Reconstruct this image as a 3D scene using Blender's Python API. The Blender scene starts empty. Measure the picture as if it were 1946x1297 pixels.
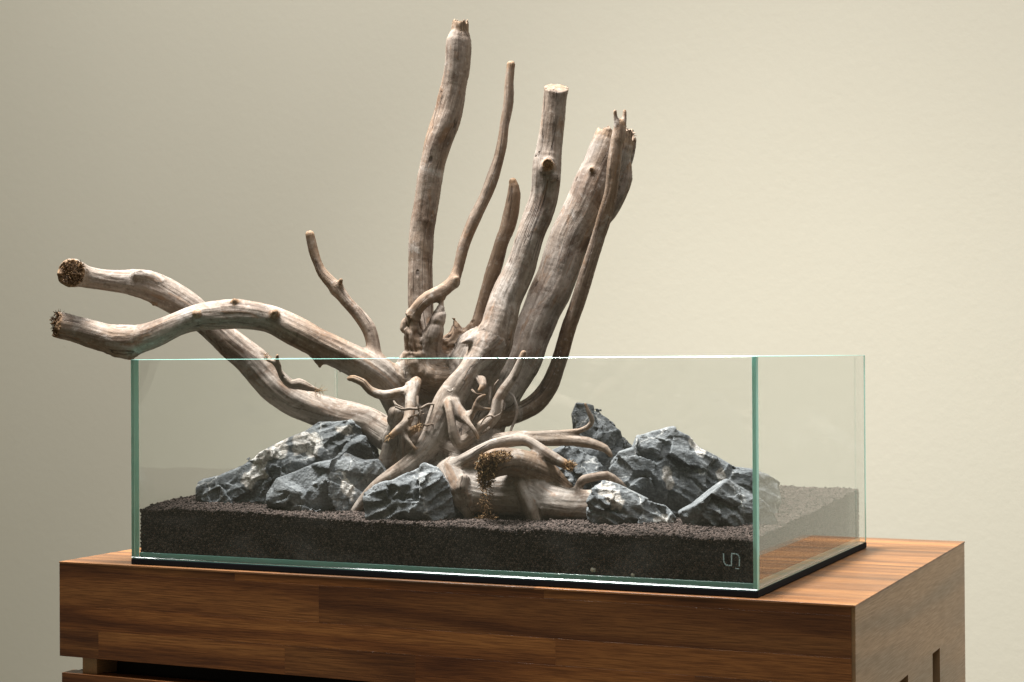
import bpy, bmesh, math, random
import numpy as np
from mathutils import Vector, Matrix, Euler

R = math.radians
scene = bpy.context.scene
COL = scene.collection

# ------------------------------------------------------------------ camera
W, D, H, T = 0.600, 0.380, 0.1843, 0.005        # tank outside size, pane thickness
CAM_LOC = Vector((0.98456, -1.31545, 0.18699))
CAM_ROT = Euler((1.578566, 0.005872, 0.424880), 'XYZ')
FPX = 3278.29                                   # focal length in photo pixels (1946 wide)
cam_data = bpy.data.cameras.new('camera')
cam_data.sensor_fit = 'HORIZONTAL'
cam_data.sensor_width = 36.0
cam_data.lens = FPX * 36.0 / 1946.0
cam_data.clip_start = 0.05
cam_data.clip_end = 100.0
cam = bpy.data.objects.new('camera', cam_data)
cam.location = CAM_LOC
cam.rotation_euler = CAM_ROT
COL.objects.link(cam)
scene.camera = cam
cam_data.dof.use_dof = True
cam_data.dof.focus_distance = 1.56
cam_data.dof.aperture_fstop = 16.0

# ------------------------------------------------------------------ world and lamps
world = bpy.data.worlds.new('World')
scene.world = world
world.use_nodes = True
bg = world.node_tree.nodes['Background']
bg.inputs[0].default_value = (1.0, 0.93, 0.68, 1.0)
bg.inputs[1].default_value = 0.165

def area(name, loc, target, sx, sy, power, color, spread=180):
    l = bpy.data.lights.new(name, 'AREA')
    l.shape = 'RECTANGLE'; l.size = sx; l.size_y = sy
    l.energy = power; l.color = color; l.spread = R(spread)
    o = bpy.data.objects.new(name, l)
    o.location = loc
    o.rotation_euler = (Vector(target) - Vector(loc)).to_track_quat('-Z', 'Y').to_euler()
    COL.objects.link(o)
    return o

area('overhead_softbox', (-0.16, 0.06, 1.75), (0.27, 0.15, 0.08), 0.52, 0.46, 27.5, (1.0, 0.98, 0.95), 80)
area('added_wall_fill', (0.80, -0.25, 2.5), (0.65, 1.15, 0.25), 4.0, 0.5, 48.0, (1.0, 0.978, 0.99), 110)  # unseen strip lamp, added to spread light evenly over the wall

vs = scene.view_settings
vs.view_transform = 'Standard'
vs.look = 'None'
vs.exposure = 0.0
vs.gamma = 1.0
vs.use_curve_mapping = False
scene.cycles.max_bounces = 10
scene.cycles.transparent_max_bounces = 24
scene.cycles.caustics_reflective = False
scene.cycles.caustics_refractive = False

# ------------------------------------------------------------------ helpers
RM = np.array(CAM_ROT.to_matrix())
CL = np.array(CAM_LOC)
FWD = RM @ np.array([0, 0, -1.0])
YAW = CAM_ROT.z
# horizontal frame turned like the view: right, away, up
FR = np.array([[math.cos(YAW), math.sin(YAW), 0], [-math.sin(YAW), math.cos(YAW), 0], [0, 0, 1.0]])
DREF = 1.620                                    # distance of the middle of the stump

def at(px, py, dd=0.0):
    """point seen at a photo pixel, dd metres behind the middle of the stump"""
    dep = DREF + dd
    c = np.array([(px - 973.0) / FPX * dep, (648.5 - py) / FPX * dep, -dep])
    return CL + RM @ c

_r = np.random.default_rng(123)
_perm = _r.permutation(4096).astype(np.int32)
_grad = _r.normal(0, 1, (4096, 3)); _grad = (_grad / np.linalg.norm(_grad, axis=1)[:, None]).astype(np.float32)
def perlin(p, seed=0):
    """gradient noise, p (n,3) -> (n,) about -1..1"""
    p = np.asarray(p, dtype=np.float64)
    i = np.floor(p).astype(np.int32)
    f = (p - i).astype(np.float32)
    u = f * f * f * (f * (f * 6 - 15) + 10)
    out = np.zeros(len(p), np.float32)
    for dx in (0, 1):
        hx = _perm[(i[:, 0] + (dx + seed * 131)) & 4095]
        fx = f[:, 0] - dx; wx = u[:, 0] if dx else 1 - u[:, 0]
        for dy in (0, 1):
            hy = _perm[(hx + i[:, 1] + dy) & 4095]
            fy = f[:, 1] - dy; wy = wx * (u[:, 1] if dy else 1 - u[:, 1])
            for dz in (0, 1):
                g = _grad[_perm[(hy + i[:, 2] + dz) & 4095]]
                out += wy * (u[:, 2] if dz else 1 - u[:, 2]) * (g[:, 0] * fx + g[:, 1] * fy + g[:, 2] * (f[:, 2] - dz))
    return out.astype(np.float64) * 1.5

def sstep(a, b, x):
    t = np.clip((x - a) / (b - a), 0, 1)
    return t * t * (3 - 2 * t)

def surface_nets(G, org, vox):
    """iso-surface of a field (negative inside) -> verts, quads"""
    S = G < 0
    n = G.shape
    cnt = np.zeros((n[0] - 1, n[1] - 1, n[2] - 1), dtype=np.uint8)
    for a in (0, 1):
        for b in (0, 1):
            for c in (0, 1):
                cnt += S[a:n[0] - 1 + a, b:n[1] - 1 + b, c:n[2] - 1 + c]
    cells = np.argwhere((cnt > 0) & (cnt < 8))
    idx = np.full(cnt.shape, -1, dtype=np.int32)
    idx[cells[:, 0], cells[:, 1], cells[:, 2]] = np.arange(len(cells))
    acc = np.zeros((len(cells), 3)); num = np.zeros(len(cells))
    corners = [(a, b, c) for a in (0, 1) for b in (0, 1) for c in (0, 1)]
    for a in corners:
        for ax in range(3):
            if a[ax]:
                continue
            b = list(a); b[ax] = 1
            va = G[cells[:, 0] + a[0], cells[:, 1] + a[1], cells[:, 2] + a[2]].astype(np.float64)
            vb = G[cells[:, 0] + b[0], cells[:, 1] + b[1], cells[:, 2] + b[2]].astype(np.float64)
            m = (va < 0) != (vb < 0)
            t = np.where(m, va / np.where(m, va - vb, 1), 0)
            pos = np.tile(np.array(a, float), (len(cells), 1)); pos[:, ax] += t
            acc[m] += pos[m]; num[m] += 1
    verts = (cells + acc / num[:, None]) * vox + org
    quads = []
    for ax in range(3):
        o1, o2 = [(1, 2), (2, 0), (0, 1)][ax]
        sl0 = [slice(None)] * 3; sl1 = [slice(None)] * 3
        sl0[ax] = slice(0, -1); sl1[ax] = slice(1, None)
        e0, e1 = S[tuple(sl0)], S[tuple(sl1)]
        ed = np.argwhere(e0 != e1)
        ok = (ed[:, o1] > 0) & (ed[:, o2] > 0) & (ed[:, o1] < n[o1] - 1) & (ed[:, o2] < n[o2] - 1)
        ed = ed[ok]
        ins = e0[ed[:, 0], ed[:, 1], ed[:, 2]]
        q = []
        for d1, d2 in ((1, 1), (0, 1), (0, 0), (1, 0)):
            c = ed.copy(); c[:, o1] -= d1; c[:, o2] -= d2
            q.append(idx[c[:, 0], c[:, 1], c[:, 2]])
        q = np.stack(q, 1)
        q[~ins] = q[~ins][:, ::-1]
        quads.append(q)
    return verts, np.concatenate(quads)

def biggest(v, q):
    """drop crumbs that hang free of the main body"""
    lab = np.arange(len(v))
    for _ in range(200):
        m = lab[q].min(1)
        new = lab.copy()
        for k in range(4): np.minimum.at(new, q[:, k], m)
        new = new[new]; new = new[new]
        if (new == lab).all(): break
        lab = new
    keep = lab == np.bincount(lab).argmax()
    idx = np.cumsum(keep) - 1
    return v[keep], idx[q[keep[q[:, 0]]]]

def vnormals(v, q):
    fn = np.cross(v[q[:, 2]] - v[q[:, 0]], v[q[:, 3]] - v[q[:, 1]])
    vn = np.zeros_like(v)
    for k in range(4):
        for c in range(3):
            vn[:, c] += np.bincount(q[:, k], weights=fn[:, c], minlength=len(v))
    return vn / np.maximum(np.linalg.norm(vn, axis=1), 1e-12)[:, None]

def mesh_np(name, v, faces, mat, parent=None, attrs=None, normals=None, smooth=True):
    me = bpy.data.meshes.new(name)
    k = faces.shape[1]
    me.vertices.add(len(v)); me.vertices.foreach_set('co', np.asarray(v, np.float32).ravel())
    me.loops.add(faces.size); me.loops.foreach_set('vertex_index', faces.astype(np.int32).ravel())
    me.polygons.add(len(faces))
    me.polygons.foreach_set('loop_start', np.arange(0, faces.size, k, dtype=np.int32))
    me.polygons.foreach_set('use_smooth', np.full(len(faces), smooth, dtype=bool))
    me.update(calc_edges=True)
    for an, (ty, arr) in (attrs or {}).items():
        at_ = me.attributes.new(an, ty, 'POINT')
        at_.data.foreach_set('vector' if ty == 'FLOAT_VECTOR' else 'value', np.asarray(arr, np.float32).ravel())
    if normals is not None:
        me.normals_split_custom_set_from_vertices(normals.tolist())
    if mat: me.materials.append(mat)
    o = bpy.data.objects.new(name, me)
    COL.objects.link(o)
    if parent: o.parent = parent
    return o

def bm_obj(name, bm, mats, parent=None, smooth=False):
    me = bpy.data.meshes.new(name)
    bm.to_mesh(me); bm.free()
    for m in (mats if isinstance(mats, (list, tuple)) else [mats]): me.materials.append(m)
    if smooth:
        for p in me.polygons: p.use_smooth = True
    o = bpy.data.objects.new(name, me)
    COL.objects.link(o)
    if parent: o.parent = parent
    return o

def box_bm(x0, x1, y0, y1, z0, z1, bev=0.0, seg=1):
    bm = bmesh.new()
    bmesh.ops.create_cube(bm, size=1.0)
    for v in bm.verts:
        v.co = Vector((x0 + (v.co.x + .5) * (x1 - x0), y0 + (v.co.y + .5) * (y1 - y0), z0 + (v.co.z + .5) * (z1 - z0)))
    if bev > 0:
        bmesh.ops.bevel(bm, geom=list(bm.edges), offset=bev, segments=seg, profile=.5, affect='EDGES')
    return bm

def thing(name, label, cat, loc=(0, 0, 0), group=None):
    o = bpy.data.objects.new(name, None)
    o.empty_display_size = 0.02
    COL.objects.link(o)
    o.location = loc
    tag(o, label, cat, group)
    return o

def tag(o, label=None, cat=None, group=None, kind=None):
    if label: o['label'] = label
    if cat: o['category'] = cat
    if group: o['group'] = group
    if kind: o['kind'] = kind
    return o

# ------------------------------------------------------------------ materials
class NT:
    def __init__(s, name):
        s.m = bpy.data.materials.new(name); s.m.use_nodes = True
        s.t = s.m.node_tree; s.t.nodes.clear()
        s.out = s.n('ShaderNodeOutputMaterial')
    def n(s, ty, **kw):
        nd = s.t.nodes.new(ty)
        for k, v in kw.items(): setattr(nd, k, v)
        return nd
    def l(s, a, b): s.t.links.new(a, b)
    def val(s, sock, v):
        if hasattr(v, 'is_linked') or isinstance(v, bpy.types.NodeSocket): s.l(v, sock)
        else: sock.default_value = v
    def attr(s, name, vec=False):
        a = s.n('ShaderNodeAttribute', attribute_name=name)
        return a.outputs['Vector'] if vec else a.outputs['Fac']
    def map(s, vec, scale=(1, 1, 1), loc=(0, 0, 0), rot=(0, 0, 0)):
        m = s.n('ShaderNodeMapping'); s.l(vec, m.inputs[0])
        m.inputs['Scale'].default_value = scale; s.val(m.inputs['Location'], loc); m.inputs['Rotation'].default_value = rot
        return m.outputs[0]
    def noise(s, vec, scale=5, detail=4, rough=.55, dist=0.0):
        n = s.n('ShaderNodeTexNoise'); s.l(vec, n.inputs['Vector'])
        n.inputs['Scale'].default_value = scale; n.inputs['Detail'].default_value = detail
        n.inputs['Roughness'].default_value = rough; n.inputs['Distortion'].default_value = dist
        return n.outputs['Fac']
    def ramp(s, fac, stops, interp='LINEAR'):
        r = s.n('ShaderNodeValToRGB'); s.l(fac, r.inputs[0]); r.color_ramp.interpolation = interp
        e = r.color_ramp.elements
        while len(e) < len(stops): e.new(0.5)
        for el, (p, c) in zip(e, stops):
            el.position = p; el.color = (c, c, c, 1) if not hasattr(c, '__len__') else (*c, 1)
        return r.outputs[0]
    def mix(s, fac, a, b, blend='MIX'):
        m = s.n('ShaderNodeMix', data_type='RGBA', blend_type=blend)
        s.val(m.inputs[0], fac)
        for sock, v in ((m.inputs[6], a), (m.inputs[7], b)):
            if isinstance(v, bpy.types.NodeSocket): s.l(v, sock)
            else: sock.default_value = (*v, 1) if len(v) == 3 else v
        return m.outputs[2]
    def math(s, op, a, b=0.0, clamp=False):
        m = s.n('ShaderNodeMath', operation=op, use_clamp=clamp); s.val(m.inputs[0], a); s.val(m.inputs[1], b)
        return m.outputs[0]
    def bump(s, h, strength, dist, prev=None):
        b = s.n('ShaderNodeBump'); b.inputs['Strength'].default_value = strength; b.inputs['Distance'].default_value = dist
        s.l(h, b.inputs['Height'])
        if prev is not None: s.l(prev, b.inputs['Normal'])
        return b.outputs[0]
    def principled(s, color, rough=.6, normal=None, spec=.4):
        p = s.n('ShaderNodeBsdfPrincipled')
        if isinstance(color, bpy.types.NodeSocket): s.l(color, p.inputs['Base Color'])
        else: p.inputs['Base Color'].default_value = (*color, 1)
        s.val(p.inputs['Roughness'], rough)
        p.inputs['Specular IOR Level'].default_value = spec
        if normal is not None: s.l(normal, p.inputs['Normal'])
        s.l(p.outputs[0], s.out.inputs[0])
        return p

def mat_wall():
    t = NT('wall_paint')
    g = t.n('ShaderNodeTexCoord').outputs['Object']
    a = t.noise(g, 5, 3); b = t.noise(g, 90, 4, .6)
    c = t.mix(t.math('MULTIPLY', a, .5), (.615, .585, .475), (.65, .62, .51))
    nrm = t.bump(b, .16, .002)
    t.principled(c, .85, nrm, .2)
    return t.m

def mat_teak(name, ax, dark=1.0, pale=0.0, across=1.0):
    """oiled teak; grain along axis ax of the piece"""
    t = NT(name)
    g = t.n('ShaderNodeTexCoord').outputs['Object']
    rnd = t.n('ShaderNodeObjectInfo').outputs['Random']
    off = t.n('ShaderNodeCombineXYZ')
    for k in range(3): t.l(t.math('MULTIPLY', rnd, (13.7, 7.3, 9.1)[k]), off.inputs[k])
    sc = [1.0, 1.0, 1.0]; sc[ax] = .10
    v = t.map(g, tuple(sc), off.outputs[0])
    big = t.noise(v, 19 * across, 3, .5, 1.6)
    band = t.n('ShaderNodeTexWave', wave_type='BANDS', bands_direction='DIAGONAL')
    t.l(v, band.inputs['Vector']); band.inputs['Scale'].default_value = 11 * across
    band.inputs['Distortion'].default_value = 16.0; band.inputs['Detail'].default_value = 3; band.inputs['Detail Scale'].default_value = .9
    sc2 = [1.0, 1.0, 1.0]; sc2[ax] = .035
    fine = t.noise(t.map(g, tuple(sc2), off.outputs[0]), 900, 3, .6)
    f1 = t.math('ADD', t.math('MULTIPLY', big, .56), t.math('MULTIPLY', band.outputs['Fac'], .36))
    k = dark
    c = t.ramp(f1, [(.16, (.075 * k, .023 * k, .008 * k)), (.36, (.17 * k, .062 * k, .019 * k)), (.56, (.245 * k, .098 * k, .030 * k)), (.8, (.32 * k, .14 * k, .044 * k))])
    c = t.mix(t.ramp(fine, [(.38, 1.0), (.60, 0.0)]), c, t.mix(1.0, c, (.55, .50, .46), 'MULTIPLY'))
    tone = t.ramp(rnd, [(0, (.74, .68, .66)), (.5, (1.08, 1.04, 1.0)), (1, (1.45, 1.36, 1.18))])
    c = t.mix(1.0, c, tone, 'MULTIPLY')
    if pale: c = t.mix(pale, c, (.43, .31, .18))
    nrm = t.bump(fine, .25, .0006)
    t.principled(c, t.ramp(fine, [(.3, .5), (.7, .33)]), nrm, .45)
    return t.m

def mat_plain(name, color, rough=.6, spec=.4):
    t = NT(name); t.principled(color, rough, None, spec); return t.m

def mat_glass(painted_reflection=0.0, tint=(.990, .996, .993)):
    t = NT('clear_glass')
    geo = t.n('ShaderNodeNewGeometry')
    ior = t.n('ShaderNodeMix', data_type='FLOAT')
    t.l(geo.outputs['Backfacing'], ior.inputs[0]); ior.inputs[2].default_value = 1.5; ior.inputs[3].default_value = 1 / 1.5
    fr = t.n('ShaderNodeFresnel'); t.l(ior.outputs[0], fr.inputs['IOR'])
    tr = t.n('ShaderNodeBsdfTransparent'); tr.inputs[0].default_value = (*tint, 1)
    gl = t.n('ShaderNodeBsdfGlossy'); gl.inputs['Roughness'].default_value = 0.0; gl.inputs[0].default_value = (.95, .97, .96, 1)
    mx = t.n('ShaderNodeMixShader'); t.l(fr.outputs[0], mx.inputs[0]); t.l(tr.outputs[0], mx.inputs[1]); t.l(gl.outputs[0], mx.inputs[2])
    last = mx.outputs[0]
    if painted_reflection:  # pale diffuse wisps painted in to stand for faint room reflections
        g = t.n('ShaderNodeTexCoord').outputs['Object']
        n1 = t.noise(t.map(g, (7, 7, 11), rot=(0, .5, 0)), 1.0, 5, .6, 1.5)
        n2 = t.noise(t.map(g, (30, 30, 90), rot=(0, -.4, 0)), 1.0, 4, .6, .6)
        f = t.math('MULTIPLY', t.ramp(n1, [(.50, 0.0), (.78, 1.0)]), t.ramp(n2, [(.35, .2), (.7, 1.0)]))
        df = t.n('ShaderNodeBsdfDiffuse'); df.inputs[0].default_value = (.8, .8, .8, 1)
        m2 = t.n('ShaderNodeMixShader'); t.l(t.math('MULTIPLY', f, painted_reflection), m2.inputs[0]); t.l(last, m2.inputs[1]); t.l(df.outputs[0], m2.inputs[2])
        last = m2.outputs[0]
    t.l(last, t.out.inputs[0])
    return t.m

def mat_glass_edge():
    t = NT('green_glass_edge')
    g = t.n('ShaderNodeTexCoord').outputs['Object']
    n = t.noise(g, 60, 2)
    c = t.mix(n, (.40, .92, .79), (.54, .97, .87))
    df = t.n('ShaderNodeBsdfDiffuse'); t.l(c, df.inputs[0])
    tl = t.n('ShaderNodeBsdfTranslucent'); t.l(c, tl.inputs[0])
    m1 = t.n('ShaderNodeMixShader'); m1.inputs[0].default_value = .45; t.l(df.outputs[0], m1.inputs[1]); t.l(tl.outputs[0], m1.inputs[2])
    gl = t.n('ShaderNodeBsdfGlossy'); gl.inputs['Roughness'].default_value = .08
    fr = t.n('ShaderNodeFresnel'); fr.inputs['IOR'].default_value = 1.5
    m2 = t.n('ShaderNodeMixShader'); t.l(fr.outputs[0], m2.inputs[0]); t.l(m1.outputs[0], m2.inputs[1]); t.l(gl.outputs[0], m2.inputs[2])
    t.l(m2.outputs[0], t.out.inputs[0])
    return t.m

def mat_driftwood():
    t = NT('weathered_driftwood')
    gc = t.attr('gc', True)
    warm = t.attr('warm'); tip = t.attr('tip')
    pos = t.n('ShaderNodeTexCoord').outputs['Object']
    streak = t.noise(t.map(gc, (190, 190, 14)), 1.0, 5, .6, .6)
    fine = t.noise(t.map(gc, (800, 800, 34)), 1.0, 4, .65, .3)
    blotch = t.noise(t.map(gc, (34, 34, 15)), 1.0, 5, .6, .7)
    blot2 = t.noise(t.map(pos, (24, 24, 24), (3, 1, 7)), 1.0, 6, .65, .9)
    grey = t.ramp(streak, [(.28, (.175, .150, .128)), (.45, (.250, .218, .190)), (.60, (.305, .270, .238)), (.78, (.375, .337, .300))])
    tan = t.ramp(streak, [(.28, (.115, .074, .047)), (.46, (.185, .124, .081)), (.62, (.245, .172, .117)), (.8, (.31, .23, .163))])
    wf = t.math('ADD', t.math('MULTIPLY', t.ramp(blotch, [(.45, 0.0), (.68, 1.0)]), .5), warm, True)
    c = t.mix(wf, grey, tan)
    c = t.mix(t.ramp(blot2, [(.55, 0.0), (.62, .65)]), c, t.ramp(streak, [(.3, (.055, .035, .024)), (.7, (.16, .10, .065))]))
    c = t.mix(t.ramp(blot2, [(.34, .6), (.42, 0.0)]), c, (.40, .365, .33))
    bl3 = t.noise(t.map(gc, (90, 90, 22), (4, 8, 3)), 1.0, 5, .65, 1.2)
    c = t.mix(t.ramp(bl3, [(.58, 0.0), (.64, .5)]), c, (.21, .115, .058))
    c = t.mix(t.ramp(bl3, [(.32, .4), (.38, 0.0)]), c, (.085, .066, .052))
    c = t.mix(t.ramp(fine, [(.32, .4), (.42, 0.0)]), c, (.09, .065, .05))
    ck = t.noise(t.map(gc, (55, 55, 3.2), (2, 5, 1)), 1.0, 3, .5, .5)
    ckm = t.noise(t.map(gc, (26, 26, 12), (7, 3, 2)), 1.0, 2, .5)
    line = t.math('SUBTRACT', 1.0, t.math('MULTIPLY', t.math('ABSOLUTE', t.math('SUBTRACT', ck, .5)), 110.0), True)
    line = t.math('MULTIPLY', line, t.ramp(ckm, [(.45, 0.0), (.53, 1.0)]))
    kn = t.n('ShaderNodeTexVoronoi'); t.l(t.map(gc, (60, 60, 30)), kn.inputs['Vector']); kn.inputs['Scale'].default_value = 1.0
    pit = t.math('MULTIPLY', t.ramp(kn.outputs['Distance'], [(.05, 1.0), (.13, 0.0)]), t.ramp(t.math('FRACT', t.math('MULTIPLY', kn.outputs['Color'], 7.0)), [(.72, 0.0), (.80, 1.0)]))
    c = t.mix(t.math('MULTIPLY', t.math('MAXIMUM', line, pit), .85), c, (.045, .03, .022))
    orange = t.ramp(fine, [(.3, (.07, .034, .016)), (.5, (.22, .125, .058)), (.7, (.38, .25, .135))])
    c = t.mix(tip, c, orange)
    h = t.math('ADD', t.math('MULTIPLY', streak, .7), t.math('MULTIPLY', fine, .35))
    sp = t.noise(t.map(pos, (1, 1, 1), (1, 4, 2)), 230, 5, .7)
    c = t.mix(t.ramp(sp, [(.34, .55), (.46, 0.0)]), c, (.105, .078, .06))
    c = t.mix(t.ramp(sp, [(.56, 0.0), (.70, .35)]), c, (.52, .48, .44))
    h = t.math('ADD', h, t.math('MULTIPLY', sp, .45))
    h = t.math('SUBTRACT', h, t.math('MULTIPLY', t.math('MAXIMUM', line, pit), 1.2))
    nrm = t.bump(h, .6, .0013)
    t.principled(c, .74, nrm, .25)
    return t.m

def mat_rock(name, pale):
    t = NT(name)
    g = t.n('ShaderNodeTexCoord').outputs['Object']
    cal = t.attr('calcite')
    n1 = t.noise(g, 22, 6, .62, .6)
    n2 = t.noise(t.map(g, (1, 1, 2.4), rot=(.5, .6, 0)), 85, 6, .66, .8)
    n3 = t.noise(g, 480, 5, .7)
    f = t.math('ADD', t.math('MULTIPLY', n1, .5), t.math('MULTIPLY', n2, .5))
    k = pale
    c = t.ramp(f, [(.34, (.062 + .05 * k, .069 + .05 * k, .074 + .05 * k)), (.47, (.120 + .11 * k, .131 + .11 * k, .137 + .11 * k)),
                   (.57, (.178 + .13 * k, .190 + .128 * k, .195 + .125 * k)), (.70, (.27 + .20 * k, .288 + .19 * k, .294 + .18 * k))])
    wv = t.n('ShaderNodeTexVoronoi', feature='DISTANCE_TO_EDGE')
    dv = t.n('ShaderNodeMix', data_type='RGBA'); dv.inputs[0].default_value = .06
    nn = t.n('ShaderNodeTexNoise'); t.l(g, nn.inputs['Vector']); nn.inputs['Scale'].default_value = 26; nn.inputs['Detail'].default_value = 4
    t.l(g, dv.inputs[6]); t.l(nn.outputs['Color'], dv.inputs[7])
    t.l(dv.outputs[2], wv.inputs['Vector']); wv.inputs['Scale'].default_value = 26
    vein = t.math('MULTIPLY', t.ramp(wv.outputs['Distance'], [(0.0, 1.0), (.026, 0.0)]), t.ramp(n1, [(.46, 0.0), (.54, 1.0)]))
    c = t.mix(t.math('MULTIPLY', vein, .8), c, (.60, .60, .57))
    c = t.mix(t.ramp(t.noise(t.map(g, (1, 1, 1), (5, 2, 8)), 30, 5, .6), [(.63, 0.0), (.74, .5)]), c, (.21, .17, .115))
    white = t.mix(t.ramp(n2, [(.40, 0.0), (.62, 1.0)]), (.42, .38, .33), (.76, .745, .71))
    c = t.mix(t.math('MULTIPLY', cal, t.ramp(t.noise(g, 120, 5, .7), [(.34, .55), (.46, 1.0)])), c, white)
    c = t.mix(t.ramp(n3, [(.38, .45), (.52, 0.0)]), c, (.06, .07, .078))
    c = t.mix(t.ramp(n3, [(.55, 0.0), (.70, .40)]), c, (.48, .50, .50))
    h = t.math('ADD', t.math('MULTIPLY', n2, .8), t.math('MULTIPLY', n3, .55))
    nrm = t.bump(h, .8, .0026)
    t.principled(c, .85, nrm, .2)
    return t.m

def mat_soil():
    t = NT('aquarium_soil')
    g = t.n('ShaderNodeTexCoord').outputs['Object']
    r = t.attr('tone')
    c = t.mix(r, (.010, .0085, .0078), (.115, .088, .076))
    n = t.noise(g, 900, 3)
    t.principled(c, .9, t.bump(n, .4, .0004), .12)
    return t.m

M = dict(
    teak_top=mat_teak('teak_top', 0, 1.25, .16),
    wall=mat_wall(), teak_x=mat_teak('teak_along_x', 0), teak_y=mat_teak('teak_along_y', 1, 1.4, .55, .8),
    teak_dark=mat_plain('dark_recess_wood', (.012, .007, .005), .7), rubber=mat_plain('black_foam', (.008, .010, .013), .85, .15),
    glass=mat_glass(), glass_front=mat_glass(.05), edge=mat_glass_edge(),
    wood=mat_driftwood(), rock=mat_rock('seiryu_stone', .12), rock_pale=mat_rock('pale_seiryu_stone', .42), soil=mat_soil(),
    logo=mat_plain('etched_white', (.42, .56, .56), .6), pebble=mat_plain('pale_pebble', (.5, .48, .40), .7),
)
tf = NT('frayed_fibre')
rn = tf.attr('tone')
tf.principled(tf.ramp(rn, [(0, (.035, .02, .011)), (.45, (.20, .115, .052)), (1, (.46, .30, .15))]), .8, None, .2)
M['fibre'] = tf.m

# ------------------------------------------------------------------ wall
bm = box_bm(-3.2, 4.2, 1.15, 1.20, -1.2, 2.6)
tag(bm_obj('wall', bm, M['wall']), kind='structure')

# ------------------------------------------------------------------ wooden stand
rng = random.Random(4)
SX0, SX1, SY0, SY1, SZ1, SZ0 = -0.078, 0.679, -0.007, 0.476, -0.006, -0.095
stand = thing('wooden_stand', 'brown teak cabinet of glued staves carrying the glass tank', 'cabinet', (0.30, .23, -0.75))
def part(name, bm, mat, parent=stand, smooth=False):
    o = bm_obj(name, bm, mat, None, smooth)
    o.parent = parent
    p = Vector((0, 0, 0)); q = parent
    while q: p += q.location; q = q.parent
    o.location = -p
    return o
def stave(parent, x0, x1, y0, y1, z0, z1, mat):
    """one stave, origin in its middle so that its grain differs from the next"""
    c = Vector(((x0 + x1) / 2, (y0 + y1) / 2, (z0 + z1) / 2))
    o = bm_obj('stave', box_bm(x0 - c.x, x1 - c.x, y0 - c.y, y1 - c.y, z0 - c.z, z1 - c.z, .0001), mat)
    o.parent = parent; o.location = c - Vector(stand.location) - Vector(parent.location)
    return o
tp = part('top_core', box_bm(SX0 + .001, SX1 - .020, SY0 + .019, SY1 - .001, SZ0 + .001, SZ1 - .0018), M['teak_dark'])
tp.name = 'top_panel'
# staves of the top, running along the front
y = SY0; row = 0
tp_rows = [.034, .021, .046, .018, .038, .026, .044, .030, .022, .040, .035, .028, .045, .030, .026]
while y < SY1 - .002:
    h = min(tp_rows[row % len(tp_rows)], SY1 - y)
    if SY1 - (y + h) < .008: h = SY1 - y
    x = SX0
    L = rng.uniform(.16, .5)
    while x < SX1 - .001:
        x1 = min(x + L, SX1)
        if SX1 - x1 < .06: x1 = SX1
        o = stave(tp, x, x1, y, y + h, SZ1 - .0016, SZ1, M['teak_top'])
        x = x1; L = rng.uniform(.22, .5)
    y += h; row += 1
# staves of the front
fp = part('front_panel', box_bm(SX0 + .002, SX1 - .006, SY0 + .016, SY0 + .0185, SZ0 + .002, SZ1 - .002), M['teak_dark'])
zz = [SZ1 - .0018, SZ1 - .0085, SZ1 - .041, SZ1 - .063, SZ0]
cuts = [[.118, .42], [.205], [.43], [-.033, .17, .30, .55]]
for r_ in range(4):
    xs = [SX0] + cuts[r_] + [SX1 - .0035]
    for a, b in zip(xs[:-1], xs[1:]):
        stave(fp, a, b, SY0 + .0004, SY0 + .0158, zz[r_ + 1], zz[r_], M['teak_x'])
# right side panel with two upright slots
sb_ = box_bm(SX1 - .018, SX1 - .0004, SY0 + .0012, SY1 - .001, -.0925, SZ1 - .0018)
for (a, b) in ((SY0 + .0012, .153), (.190, .301), (.3375, SY1 - .001)):
    b2 = box_bm(SX1 - .018, SX1 - .0004, a, b, -.62, -.0925)
    tmp = bpy.data.meshes.new('tmp'); b2.to_mesh(tmp); b2.free(); sb_.from_mesh(tmp); bpy.data.meshes.remove(tmp)
part('side_panel', sb_, M['teak_y'])
part('side_panel', box_bm(-.0565, -.040, .0, .46, -.62, SZ0 + .0005), M['teak_y'])
part('back_panel', box_bm(-.039, SX1 - .019, .445, .458, -.62, SZ0 + .0005), M['teak_dark'])
part('inner_frame', box_bm(-.0395, SX1 - .022, .030, .042, -.62, SZ0 + .0005), M['teak_dark'])
dr = part('drawer_front', box_bm(-.0745, SX1 - .022, SY0 + .018, SY0 + .029, -.30, -.112), M['teak_dark'])
for z0, z1, cs in ((-.131, -.1105, [.15]), (-.165, -.131, [.02, .4]), (-.30, -.165, [.2])):
    xs = [-.0755] + cs + [SX1 - .021]
    for a, b in zip(xs[:-1], xs[1:]): stave(dr, a, b, SY0 + .0004, SY0 + .0175, z0, z1, M['teak_x'])
part('base', box_bm(-.0565, SX1 - .004, .0, .46, -.75, -.6205), M['teak_dark'])

# ------------------------------------------------------------------ mat, tank
mb = box_bm(-.0003, W + .0003, -.0003, D + .0003, -.0058, -.0002, .0008, 2)
tag(bm_obj('foam_mat', mb, M['rubber']), 'thin black foam mat under the glass tank', 'mat')

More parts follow.
